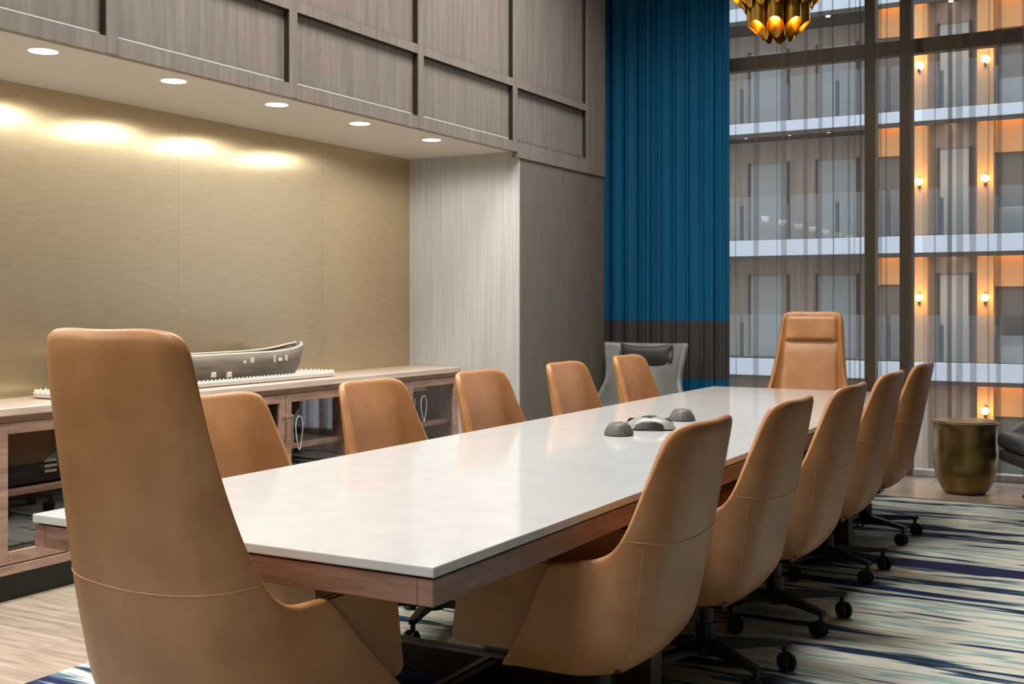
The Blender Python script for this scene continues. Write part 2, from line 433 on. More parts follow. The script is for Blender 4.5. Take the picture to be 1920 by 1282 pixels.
# ------------------------------------------------------------------ conference chairs
W0, RC = .29, .12
ARC = RC * PI / 2
S1 = W0 - RC; S2 = S1 + ARC
def make_chair(kind):
    execu = kind == 'exec'
    lift = .03 if execu else 0.0
    top = 1.235 if execu else .970
    t = thing('conference_chair', 'x', 'chair')
    Bz = [(.26, -.185), (.30, -.195), (.36, -.22), (.5, -.255), (.64, -.285), (.8, -.318), (.97, -.352), (1.10, -.372), (1.24, -.385)]
    if execu:
        ZM = [(0, 1.237), (.19, 1.235), (.22, 1.227), (.238, 1.210), (.25, 1.172), (.258, 1.10), (.268, 1.0), (.282, .86), (.30, .755), (.322, .69), (.352, .658), (.40, .640), (.47, .636), (.50, .632), (.512, .620), (.72, .345)]
    else:
        ZM = [(0, .972), (.20, .970), (.235, .962), (.255, .946), (.268, .915), (.278, .865), (.292, .79), (.308, .705), (.327, .655), (.357, .628), (.40, .614), (.47, .605), (.50, .600), (.512, .590), (.568, .320)]
    WZ = [(.30, 1.0), (.62, 1.0), (.75, .965), (.97, .90), (1.24, .885)]
    def zmax(s): return interp(ZM, abs(s)) if abs(s) > .46 else sinterp(ZM, abs(s))
    zb0 = .29 + lift
    def plan(s, z, inset=0.0):
        a = abs(s); sg = 1 if s >= 0 else -1
        if a < S1: x, yp = a, 0.0; nx, ny = 0, 1
        elif a < S2:
            q = (a - S1) / RC; x, yp = S1 + RC * math.sin(q), RC * (1 - math.cos(q)); nx, ny = -math.sin(q), math.cos(q)
        else: x, yp = W0, RC + a - S2; nx, ny = -1, 0
        bulge = .03 * (min(x, W0) / W0) ** 2
        x += nx * inset; yp += ny * inset
        yv = sinterp(Bz, z - lift) + yp + bulge
        k = max(0.0, (.40 + lift - z) / .11)
        x *= (1 - .10 * k * k) * sinterp(WZ, z - lift * .5); yv = yv + .035 * k * k * (1 if a < S2 else 0.6)
        return sg * x, yv
    # columns packed where the outline turns
    half = [0, .035, .07, .10, .13, .16, .18, .195, .21, .222, .232, .240, .247, .253, .259, .265, .271, .277, .284, .292, .30, .309, .318, .328, .34, .355, .375, .40, .43, .46, .485, .50, .508, .514, .524, .536, .548, .558, .566]
    if execu: half = [v for v in half if v < .515] + [.53, .55, .57, .59, .61, .63, .65, .67, .69, .705, .716]
    cols = [-v for v in half[:0:-1]] + half
    NV = 18
    vs, fs = [], []
    for s in cols:
        zm = zmax(s)
        for j in range(NV + 1):
            v = j / NV; z = zb0 + (zm - zb0) * v
            x, yv = plan(s, z); vs.append((x, yv, z))
    for i in range(len(cols) - 1):
        for j in range(NV):
            a = i * (NV + 1) + j
            fs.append((a, a + NV + 1, a + NV + 2, a + 1))
    me = bpy.data.meshes.new('shell'); me.from_pydata(vs, [], fs); me.update()
    sh = link('shell', me, leather, t, True)
    solidify(sh, .030, -1.0, 1)
    # piping seams on the outer back
    zs = .66 + lift
    pts = []
    for q in range(25):
        s = -.30 + .60 * q / 24
        z = zs - .025 * math.cos(PI * s / .60) + .012
        x, yv = plan(s, z, .0002); pts.append((x, yv, z))
    tube('seam', pts, .0018, leather_seam, t)
    for sg in (() if execu else (-1, 1)):
        pts = []
        for q in range(15):
            z = zs - .01 - (.30) * q / 14
            x, yv = plan(sg * (.26 - .03 * q / 14), z, .0002); pts.append((x, yv, z))
        tube('seam', pts, .0012, leather_seam, t)
    # inner back cushions
    def cushion(name, z0, z1, wf, puff):
        def f(u, v):
            sv = -1 + 2 * u; z = z0 + (z1 - z0) * v
            sm = wf(z)
            x, yv = plan(sv * sm, z, .034 if execu else .0305)
            e = (1 - abs(sv) ** 6) * (1 - abs(2 * v - 1) ** 8) if execu else (1 - sv * sv) * (1 - (2 * v - 1) ** 4)
            return (x, yv + puff * max(0, e) ** (.5 if execu else 1), z)
        return grid(name, f, 20, 12, leather, t)
    wf = lambda z: (.212 if execu else .255) - .05 * max(0.0, (z - top + .06) / .06) ** 2
    if execu:
        cushion('headrest_cushion', 1.035, top - .022, wf, .030)
        cushion('back_cushion', .47 + lift, 1.030, wf, .024)
    else:
        cushion('back_cushion', .45, top - .020, wf, .012)
    # seat
    box('seat_cushion', (-.235, .235, -.185, .335, .335 + lift, .475 + lift), leather, t, .03, 3, True)
    # arm panels reaching forward of the shell
    for sg in (-1, 1):
        bm = bmesh.new()
        prof = [(-.06, .335 + lift), (.335, .335 + lift), (.352, .355 + lift), (.318, .575 + lift), (.30, .592 + lift), (-.06, .592 + lift)]
        a = [bm.verts.new((sg * .236, p, z)) for p, z in prof]; b_ = [bm.verts.new((sg * .2585, p, z)) for p, z in prof]
        bm.faces.new(a); bm.faces.new(b_[::-1])
        for q in range(len(prof)): bm.faces.new((a[q], a[(q + 1) % 6], b_[(q + 1) % 6], b_[q]))
        bmesh.ops.recalc_face_normals(bm, faces=bm.faces)
        bmesh.ops.bevel(bm, geom=list(bm.edges), offset=.006, segments=2, affect='EDGES')
        shade(bm_obj('arm_panel', bm, leather, t), 50)
    # underside and base
    box('seat_plate', (-.22, .22, -.15, .27, .305 + lift, .335 + lift), black_plastic, t, .01, 2)
    box('tilt_mechanism', (-.07, .07, -.09, .12, .245 + lift, .305 + lift), black_metal, t, .012, 2)
    bm = bmesh.new(); add_cyl(bm, (0, 0, .12), .029, .027, .13 + lift, 20); add_cyl(bm, (0, 0, .10), .036, .036, .08, 20)
    shade(bm_obj('gas_column', bm, black_metal, t))
    lathe('base_hub', [(.05, .072), (.052, .085), (.048, .112), (.036, .128)], black_plastic, t, 24)
    for q in range(5):
        a = PI / 2 + q * 2 * PI / 5 + (.0 if execu else .0)
        bm = bmesh.new()
        st = [(.03, .026, .082, .122), (.10, .022, .086, .118), (.20, .018, .088, .112), (.292, .015, .086, .106), (.305, .012, .087, .103)]
        rings = []
        for r, w, z0, z1 in st:
            rings.append([bm.verts.new(p) for p in ((r, -w, z0), (r, w, z0), (r, w * .8, z1), (r, -w * .8, z1))])
        for A, B in zip(rings, rings[1:]):
            for k_ in range(4): bm.faces.new((A[k_], A[(k_ + 1) % 4], B[(k_ + 1) % 4], B[k_]))
        bm.faces.new(rings[0][::-1]); bm.faces.new(rings[-1])
        lg = bm_obj('leg', bm, black_plastic, t, False, None, (0, 0, a)); shade(lg, 35)
        # caster
        ca = bpy.data.objects.new('caster', bpy.data.meshes.get('caster_fork') or caster_fork()); C.objects.link(ca)
        ca.parent = t; ca.location = (.288 * math.cos(a), .288 * math.sin(a), 0)
        ca.rotation_euler = (0, 0, a + .9 + q * 1.3)
        for sw in (-1, 1):
            wh = bpy.data.objects.new('wheel', bpy.data.meshes.get('caster_wheel') or caster_wheel()); C.objects.link(wh)
            wh.parent = ca; wh.location = (.012, sw * .0155, .032)
    return t
def caster_fork():
    bm = bmesh.new()
    add_cyl(bm, (0, 0, .05), .010, .010, .045, 12)
    add_box(bm, -.018, .030, -.0045, .0045, .022, .062, .004, 2)
    bmesh.ops.recalc_face_normals(bm, faces=bm.faces)
    me = bpy.data.meshes.new('caster_fork'); bm.to_mesh(me); bm.free(); me.materials.append(black_plastic); return me
def caster_wheel():
    bm = bmesh.new(); add_cyl(bm, (0, -.010, 0), .032, .032, .020, 24, 'Y')
    es = [e for e in bm.edges if len(e.link_faces) == 2 and any(len(f.verts) > 6 for f in e.link_faces)]
    bmesh.ops.bevel(bm, geom=es, offset=.006, segments=2, affect='EDGES')
    bmesh.ops.recalc_face_normals(bm, faces=bm.faces)
    me = bpy.data.meshes.new('caster_wheel'); bm.to_mesh(me); bm.free(); me.materials.append(black_wheel)
    for p in me.polygons: p.use_smooth = True
    me.set_sharp_from_angle(angle=math.radians(40)); return me

ex = make_chair('exec')
ex.location = (-1.885, 2.01, RZ); ex.rotation_euler = (0, 0, 0)
ex['label'] = 'tall-backed tan leather conference chair at table end away from the window'; ex['group'] = 'high-back head chairs'
ex2 = copy_tree(ex); ex2.location = (-2.02, 7.52, RZ - .0); ex2.rotation_euler = (0, 0, PI + .02)
ex2['label'] = 'tall-backed tan leather conference chair at table end beside the window curtains'
ORD = ['first', 'second', 'third', 'fourth', 'fifth']
low = make_chair('low')
right = [(-1.38, 3.00, 0), (-1.355, 3.81, .0), (-1.34, 4.60, .0), (-1.365, 5.55, .0), (-1.38, 6.50, .0)]
left = [(-2.53, 2.97, 0), (-2.51, 3.84, 0), (-2.457, 4.63, 0), (-2.465, 5.55, 0), (-2.505, 6.50, 0)]
first = True
for side, spots in (('rug side', right), ('credenza side', left)):
    for q, (x, y, dr) in enumerate(spots):
        o = low if first else copy_tree(low); first = False
        rz = PI / 2 if side == 'rug side' else -PI / 2
        o.location = (x, y, RZ); o.rotation_euler = (0, 0, rz + dr)
        # turn each base its own way
        if side == 'rug side':
            o['label'] = 'tan leather mid-back chair on table side away from credenza, %s from the window end' % ORD[4 - q]
            o['group'] = 'mid-back chairs along the open rug side'
        else:
            o['label'] = 'tan leather mid-back chair on credenza side of table, %s from the window end' % ORD[4 - q]
            o['group'] = 'mid-back chairs along the credenza side'

# ------------------------------------------------------------------ conference phone set
ph = thing('conference_phone', 'silver grey arched conference phone on the white tabletop', 'phone', (-1.93, 4.70, .75), math.radians(-7.7))
def phone_body(u, v):
    a = 2 * PI * u
    rr = .085 + .035 * (math.cos(3 * a) * .5 + .5)
    h = [(.0, .052), (.35, .050), (.7, .038), (.92, .018), (1.0, .004)]
    r = rr * v
    return (r * math.cos(a) * 1.05, r * math.sin(a), sinterp(h, v) + .002)
grid('body', phone_body, 48, 10, phone_grey, ph)
lathe('base_plate', [(.075, .0), (.082, .003), (.08, .006)], phone_dark, ph, 32)
for q in range(3):
    a = PI / 3 + q * 2 * PI / 3
    def gr(u, v, a=a):
        b_ = a - .92 + 1.84 * u
        r0 = .110 - .016 * abs(2 * u - 1) ** 2 * 0
        z = .004 + (.036 * (1 - (2 * u - 1) ** 2) + .002) * v
        r = r0 - .014 * v
        return (r * math.cos(b_), r * math.sin(b_), z)
    solidify(grid('grille', gr, 14, 4, phone_dark, ph), .004, 0)
box('keypad', (-.022, .022, -.03, .03, .0535, .0555), phone_dark, ph, .002, 1)
def mic(loc, rz, label):
    t = thing('table_microphone', label, 'microphone', loc, rz, 'table microphones')
    lathe('body', [(.058, .0), (.063, .006), (.060, .018), (.046, .042), (.036, .052), (.015, .054)], mic_grey, t, 32)
    cyl('mute_button', (0, 0, .054), .012, .011, .003, phone_grey, t, 16)
    for q in range(3):
        a = q * 2 * PI / 3 - 1.2
        cyl('indicator', (.0585 * math.cos(a), .0585 * math.sin(a), .012), .005, .004, .006, phone_grey, t, 10)
mic((-1.945, 4.40, .75), .3, 'dark grey tabletop microphone on the side of the phone away from the window')
mic((-1.93, 5.10, .75), .3, 'dark grey tabletop microphone between the phone and the window')

# ------------------------------------------------------------------ credenza
CF, CB = -4.32, BX + .004
YU = [1.95, 3.20, 4.45, 5.70, 6.935]
wt = box('credenza_worktop', (CB, CF + .02, YU[0] - .01, YU[-1], .815, .852), cab_top_wood, None, .004, 1)
tag(wt, 'long pale wood worktop across the low cabinets along the gold wall', 'worktop')
names = ['fourth', 'third', 'second', 'first']
for u in range(4):
    y0, y1 = YU[u], YU[u + 1]
    t = thing('credenza_cabinet', 'glass-door walnut cabinet under the long worktop, %s from the pale end wall' % names[u], 'cabinet', (CF, (y0 + y1) / 2, 0), 0, 'credenza cabinets')
    h = (y1 - y0) / 2; D = CB - CF
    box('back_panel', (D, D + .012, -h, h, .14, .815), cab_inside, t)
    for sg in (-1, 1):
        a = sg * h
        box('side_panel', (D + .012, -.022, min(a, a - sg * .02), max(a, a - sg * .02), .14, .815), cab_wood, t, .001, 1)
    box('bottom_panel', (D + .012, -.0, -h, h, .125, .165), cab_wood, t, .002, 1)
    box('shelf', (D + .012, -.05, -h + .02, h - .02, .455, .478), cab_wood, t, .001, 1)
    box('top_rail', (-.024, -.002, -h, h, .785, .815), cab_wood, t, .001, 1)
    box('toe_kick', (D + .02, -.05, -h, h, 0, .125), black_plastic, t)
    for sg in (-1, 1):
        ya, yb = (0.002, h - .004) if sg > 0 else (-h + .004, -.002)
        d = thing('door', '', 'x'); del d['label']; del d['category']; d.parent = t
        st = .05
        box('door_stile', (-.022, 0, ya, ya + st, .17, .783), cab_wood, d, .002, 1)
        box('door_stile', (-.022, 0, yb - st, yb, .17, .783), cab_wood, d, .002, 1)
        box('door_rail', (-.022, 0, ya + st, yb - st, .17, .225), cab_wood, d, .002, 1)
        box('door_rail', (-.022, 0, ya + st, yb - st, .735, .783), cab_wood, d, .002, 1)
        bm = bmesh.new()
        vv = [bm.verts.new(p) for p in ((-.012, ya + st, .225), (-.012, yb - st, .225), (-.012, yb - st, .735), (-.012, ya + st, .735))]
        bm.faces.new(vv); bm_obj('glass_pane', bm, cabinet_glass, d)
        hy_ = ya + .025 if sg > 0 else yb - .025
        bm = bmesh.new(); add_box(bm, .022, .031, hy_ - .006, hy_ + .006, .50, .665, .002, 1)
        add_box(bm, 0, .022, hy_ - .004, hy_ + .004, .515, .523); add_box(bm, 0, .022, hy_ - .004, hy_ + .004, .642, .650)
        bm_obj('handle', bm, brushed_steel, d)
def loop(loc, w, h, label):
    pts = [(.006 * math.sin(2 * a), w * math.sin(a), -h + h * math.cos(a)) for a in [2 * PI * q / 40 for q in range(40)]]
    o = tube('cable_loop', pts, .0022, white_cable, None, 8, True); o.location = loc
    tag(o, label, 'cable loop', 'cable loops on the cabinet handles')
loop((CF + .036, 5.15, .655), .028, .098, 'white cable loop hanging on cabinet handles beside the second glass cabinet')
loop((CF + .036, 6.445, .680), .030, .088, 'white cable loop hanging on cabinet handles nearest the pale end wall')
# things kept inside
def av_box(loc, sx, sy, sz, label, stripes):
    t = thing('av_receiver', label, 'electronics', loc, 0, 'electronics in the credenza')
    box('case', (-sx / 2, sx / 2, -sy / 2, sy / 2, .012, sz), black_plastic, t, .004, 1)
    for a in (-1, 1):
        for b_ in (-1, 1): cyl('foot', (a * (sx / 2 - .03), b_ * (sy / 2 - .03), 0), .012, .012, .012, black_plastic, t, 12)
    if stripes:
        for q in range(3): box('vent_slot', (sx / 2, sx / 2 + .002, .02, .085, .05 + q * .024, .062 + q * .024), white_cable, t)
    else:
        cyl('knob', (sx / 2, .06, sz / 2), .016, .016, .012, metal_cap, t, 16, 'X')
av_box((-4.55, 3.50, .478), .26, .34, .15, 'black electronics case with white slots on the third cabinet shelf', True)
av_box((-4.55, 3.90, .478), .26, .30, .24, 'taller black electronics case with a knob on the third cabinet shelf', False)
av_box((-4.55, 3.62, .165), .26, .42, .12, 'flat black electronics case on the third cabinet floor', False)
av_box((-4.56, 6.05, .165), .24, .36, .16, 'black electronics case on the floor of the cabinet by the end wall', False)
jb = thing('white_box', 'small white box under the worktop in the end cabinet', 'junction box', (-4.40, 6.50, .705))  # plain white box hung below the worktop
box('case', (-.03, .03, -.10, .10, 0, .08), white_cable, jb, .004, 1)
cyl('screw', (.03, 0, .04), .006, .006, .003, brushed_steel, jb, 10, 'X')
box('mounting_tab', (-.012, .012, -.08, .08, .08, .11), white_cable, jb)

# tray and boat-shaped bowl
ZC = .852
ty = (3.62 + 5.66) / 2; tl = (5.66 - 3.62) / 2
tr = thing('long_tray', 'long white tray with a scalloped beaded rim on the worktop', 'tray', (-4.53, ty, ZC))
def rr_outline(hx_, hy_, r, n=8):
    out = []
    for cx, cy, a0 in ((hx_ - r, hy_ - r, 0), (-hx_ + r, hy_ - r, PI / 2), (-hx_ + r, -hy_ + r, PI), (hx_ - r, -hy_ + r, 1.5 * PI)):
        for q in range(n + 1):
            a = a0 + PI / 2 * q / n; out.append((cx + r * math.cos(a), cy + r * math.sin(a)))
    return out
bm = bmesh.new(); rings = []
for (dx, z) in ((-.02, 0), (0, .006), (.004, .026), (-.006, .034), (-.016, .028), (-.02, .014)):
    rings.append([bm.verts.new((x, y, z)) for x, y in rr_outline(.13 + dx, tl + dx, .06)])
n = len(rings[0])
for A, B in zip(rings, rings[1:]):
    for q in range(n): bm.faces.new((A[q], A[(q + 1) % n], B[(q + 1) % n], B[q]))
bm.faces.new(rings[0][::-1]); bm.faces.new(rings[-1])
shade(bm_obj('tray_body', bm, bead_white, tr), 35)
bead_me = None
ol = rr_outline(.126, tl - .004, .06, 8)
seglen = []; tot = 0
for q in range(n):
    a, b_ = ol[q], ol[(q + 1) % n]; L_ = math.hypot(b_[0] - a[0], b_[1] - a[1]); seglen.append(L_); tot += L_
NB = int(tot / .030); bmb = bmesh.new(); bmesh.ops.create_uvsphere(bmb, u_segments=10, v_segments=6, radius=.008)
bead_me = bpy.data.meshes.new('bead'); bmb.to_mesh(bead_me); bmb.free(); bead_me.materials.append(bead_white)
for p in bead_me.polygons: p.use_smooth = True
for q in range(NB):
    d = tot * q / NB; i = 0
    while d > seglen[i]: d -= seglen[i]; i += 1
    a, b_ = ol[i], ol[(i + 1) % n]; f = d / seglen[i] if seglen[i] else 0
    link('bead', bead_me, bead_white, tr, False, (a[0] + (b_[0] - a[0]) * f, a[1] + (b_[1] - a[1]) * f, .034))
bl = .82; by = 4.62
bw = thing('boat_bowl', 'long weathered grey boat-shaped bowl with pale marks standing in the tray', 'bowl', (-4.53, by, ZC + .030))
def hull(u, v, off=0.0):
    s = -1 + 2 * u
    e = abs(s)
    L_ = bl * s * (1 - .04 * (1 - abs(2 * v - 1)))
    half = (.088 - off) * max(0.0, 1 - e ** 5) ** .5 + .016
    zt = .138 + .045 * e ** 6; 
    a = PI * (v - .5) * 2 / 2   # -pi/2 .. pi/2 across the hull
    sx = math.sin(a); cz = math.cos(a)
    x = half * math.copysign(abs(sx) ** .45, sx)
    z = zt - (zt - off * .8) * (max(0.0, cz) ** .5)
    endk = (1 - (z / zt)) * .055
    return (x, L_ - math.copysign(endk, s) * e ** 4, z)
hb = grid('hull', lambda u, v: hull(u, v), 40, 24, driftwood, bw)
solidify(hb, .012, 1.0)
for sg in (-1, 1):
    pts = [hull(q / 40, 1.0 if sg > 0 else 0.0) for q in range(41)]
    tube('rim', [(p[0], p[1], p[2] + .002) for p in pts], .008, driftwood_rim, bw)
for q, (my, mz, w_, h_) in enumerate([(-.02, .036, .05, .028), (.10, .030, .05, .03), (.22, .095, .045, .02), (.28, .103, .05, .032), (.47, .10, .02, .04), (.52, .095, .05, .018), (.575, .103, .022, .034), (-.30, .09, .05, .02), (-.42, .04, .04, .03)]):
    s = my / bl
    box('pale_mark', (.100, .1165, my - w_ / 2 * .7, my + w_ / 2 * .7, mz - h_ / 2, mz + h_ / 2), driftwood_rim, bw, .003, 1)

# ------------------------------------------------------------------ recessed downlights in the soffit
DY = [-0.47 + .0, .265 + .0, 1.0, 1.735, 2.47, 3.21, 3.941, 4.673, 5.402, 6.166]
WORDS = ['tenth', 'ninth', 'eighth', 'seventh', 'sixth', 'fifth', 'fourth', 'third', 'second', 'first']
for q, y in enumerate(DY):
    t = thing('recessed_downlight', 'round white recessed downlight in the soffit, %s from the pale end wall' % WORDS[q], 'downlight', (-4.04, y, SZ), 0, 'soffit downlights')
    lathe('trim_ring', [(.062, -.004), (.070, -.002), (.070, 0.0), (.062, 0.0)], trim_white, t, 32)
    lathe('lens', [(.058, -.0046), (.060, -.003), (.058, -.001)], lamp_white, t, 32)
    d = bpy.data.lights.new('downlight_lamp', 'SPOT'); d.energy = DOWN_POWER; d.color = DOWN_COL; d.spot_size = math.radians(176); d.spot_blend = .35; d.shadow_soft_size = .05
    lo = bpy.data.objects.new('downlight_lamp', d); C.objects.link(lo); lo.parent = t; lo.location = (0, 0, -.02); lo.rotation_euler = (0, 0, 0)

# unseen fill lamps under the ceiling, added to light the room softly
for q, (x, y, pw) in enumerate(FILL_LIGHTS):
    lab = 'square white fill lamp added unseen high above the %s, %s' % ('table' if x < -2 else 'open floor beyond the table', ('far from the window', 'mid-room', 'near the window', 'far from the window')[q])
    t = thing('fill_lamp', lab, 'fill lamp', (x, y, CEIL_Z), 0, 'added unseen fill lamps')
    bm = bmesh.new()
    for b_ in ((-.62, .62, -.62, -.58, -.05, 0), (-.62, .62, .58, .62, -.05, 0), (-.62, -.58, -.58, .58, -.05, 0), (.58, .62, -.58, .58, -.05, 0)): add_box(bm, *b_)
    bm_obj('lamp_frame', bm, trim_white, t)
    box('diffuser', (-.58, .58, -.58, .58, -.03, -.02), panel_lens, t)
    area_lamp('fill_lamp_light', (0, 0, -.06), 1.1, 1.1, FILL_POWER * pw, FILL_COL, t)

# ------------------------------------------------------------------ chandelier
ch = thing('chandelier', 'tiered gold tube chandelier with slanted glowing tube ends hanging over the table', 'chandelier', (-1.93, 6.70, 0))
def tube_mesh(name, r, length, k):
    """open tube, cut on a slant that hangs lowest towards the chandelier's middle (local -x)"""
    bm = bmesh.new(); seg = 28; lo, hi, lo2, hi2 = [], [], [], []
    for q in range(seg):
        a = 2 * PI * q / seg; c, s = math.cos(a), math.sin(a)
        cut = k * (c + 1) * .5
        tip = -.022 * max(0, -c) ** 8
        lo.append(bm.verts.new((r * c, r * s, cut + tip))); hi.append(bm.verts.new((r * c, r * s, length)))
        ri = r - .003
        lo2.append(bm.verts.new((ri * c, ri * s, cut + tip))); hi2.append(bm.verts.new((ri * c, ri * s, length)))
    for q in range(seg):
        p = (q + 1) % seg
        bm.faces.new((lo[q], lo[p], hi[p], hi[q])); bm.faces.new((lo2[p], lo2[q], hi2[q], hi2[p])); bm.faces.new((lo[p], lo[q], lo2[q], lo2[p])); bm.faces.new((hi[q], hi[p], hi2[p], hi2[q]))
    bm.faces.new(hi2)
    bmesh.ops.recalc_face_normals(bm, faces=bm.faces)
    me = bpy.data.meshes.new(name); bm.to_mesh(me); bm.free(); me.materials.append(gold)
    for p in me.polygons: p.use_smooth = True
    me.set_sharp_from_angle(angle=math.radians(40)); return me
bm = bmesh.new(); bmesh.ops.create_uvsphere(bm, u_segments=12, v_segments=8, radius=.022)
bulb_me = bpy.data.meshes.new('bulb'); bm.to_mesh(bulb_me); bm.free(); bulb_me.materials.append(bulb_warm)
for (R_, n_, z0, length, r_, off) in ((.135, 8, 2.885, .42, .050, .2), (.245, 14, 3.065, .42, .050, .0), (.355, 20, 3.30, .42, .050, .1), (.30, 16, 3.60, .30, .05, .3)):
    tm = tube_mesh('tube', r_, length, .085)
    for q in range(n_):
        a = 2 * PI * (q + off) / n_
        o = link('tube', tm, gold, ch, False, (R_ * math.cos(a), R_ * math.sin(a), z0), (0, 0, a))
        b_ = link('bulb', bulb_me, bulb_warm, o, False, (0, 0, .125))
lathe('inner_frame', [(.05, 3.2), (.20, 3.32), (.28, 3.55), (.20, 3.9), (.04, 3.95)], gold, ch, 32)
cyl('stem', (0, 0, 3.9), .012, .012, CEIL_Z - 3.92, gold, ch, 16)
lathe('ceiling_canopy', [(.09, CEIL_Z - .03), (.09, CEIL_Z - .001), (.03, CEIL_Z)], gold, ch, 32)

# ------------------------------------------------------------------ drapes
def pleat_path(x0, x1, y0, amp, wl, seed):
    rnd = random.Random(seed); pts = []; x = x0; ph_ = 0.0
    segs = int((x1 - x0) / wl) + 1
    ws = [wl * rnd.uniform(.7, 1.35) for _ in range(segs)]
    s = sum(ws); ws = [w * (x1 - x0) / s for w in ws]
    for w in ws:
        A = amp * rnd.uniform(.7, 1.2)
        for q in range(12):
            t = q / 12
            pts.append((x + w * (t + .10 * math.sin(4 * PI * t)), y0 + A * math.sin(2 * PI * t)))
        x += w
    pts.append((x1, y0)); return pts
dr = thing('blue_drape', 'teal blue pleated drape with a charcoal band, hung beside the panelled wall', 'curtain', (0, 0, 0))
dp = pleat_path(-4.32, -2.895, 8.70, .036, .115, 5)
def sheet(name, path, z0, z1, m, parent, nz=2, sway=0.0):
    vs, fs = [], []
    for i, (x, y) in enumerate(path):
        for j in range(nz + 1):
            z = z0 + (z1 - z0) * j / nz
            vs.append((x + sway * math.sin(z * 1.7 + i * .13), y + sway * .5 * math.cos(z * 1.3 + i * .2), z))
    for i in range(len(path) - 1):
        for j in range(nz):
            a = i * (nz + 1) + j; fs.append((a, a + nz + 1, a + nz + 2, a + 1))
    me = bpy.data.meshes.new(name); me.from_pydata(vs, [], fs); me.update()
    return link(name, me, m, parent, True)
solidify(sheet('upper_cloth', dp, 1.165, 4.30, blue_cloth, dr, 6), .003, rim=False)
solidify(sheet('charcoal_band', dp, .70, 1.165, char_cloth, dr, 2), .003, rim=False)
solidify(sheet('hem_cloth', dp, .015, .70, blue_cloth, dr, 2), .003, rim=False)
box('curtain_track', (-4.44, -2.6, 8.66, 8.74, 4.30, 4.33), bronze_frame, dr)

def sheer_path(x0, x1, y0, seed, gap):
    """flat runs broken by tight folded pleats"""
    rnd = random.Random(seed); pts = [(x0, y0)]; x = x0
    while x < x1 - .055:
        run = min(rnd.choice([.03, .05, .08, .11, .14]) * gap, x1 - .045 - x)
        n = 5
        for q in range(1, n + 1):
            t = q / n; pts.append((x + run * t, y0 + .010 * math.sin(PI * t) * rnd.uniform(.5, 1)))
        x += run
        f = rnd.choice([.008, .012, .018, .030, .042])
        fo = rnd.choice([1, 1, 1, 2])
        for _ in range(fo):
            pts += [(x + f, y0 + .006), (x + f * 1.05, y0 + .020), (x + f * .5, y0 + .024), (x - f * .05, y0 + .028), (x, y0 + .040), (x + f * .4, y0 + .040), (x + f * .9, y0 + .03)]
        x += f
    pts.append((x1, y0)); return pts
s1 = thing('sheer_curtain', 'see-through taupe sheer curtain hanging between the blue drape and the window mullions', 'curtain', (0, 0, 0), 0, 'sheer curtains')
sheet('voile', sheer_path(-3.02, -1.53, 8.86, 11, 1.0), .02, 4.30, sheer, s1, 6, .004)
box('curtain_track', (-3.05, -1.51, 8.85, 8.91, 4.30, 4.33), bronze_frame, s1)
s2 = thing('sheer_curtain', 'see-through taupe sheer curtain hanging behind the brass drum table', 'curtain', (0, 0, 0), 0, 'sheer curtains')
sheet('voile', sheer_path(-1.47, .50, 8.86, 23, 1.0), .02, 4.30, sheer, s2, 6, .004)
box('curtain_track', (-1.49, .55, 8.85, 8.91, 4.30, 4.33), bronze_frame, s2)

# ------------------------------------------------------------------ brass drum table
dt = thing('drum_table', 'aged brass drum side table with a rounded base near the window', 'side table', (-1.112, 8.40, 0))
lathe('drum_body', [(.122, 0), (.132, .006), (.150, .022), (.180, .078), (.200, .15), (.209, .24), (.208, .34), (.206, .42), (.208, .455), (.217, .482), (.222, .490), (.218, .492)], drum_brass, dt, 64)
lathe('top_plate', [(.205, .4921), (.207, .498), (.200, .500)], drum_brass, dt, 64)

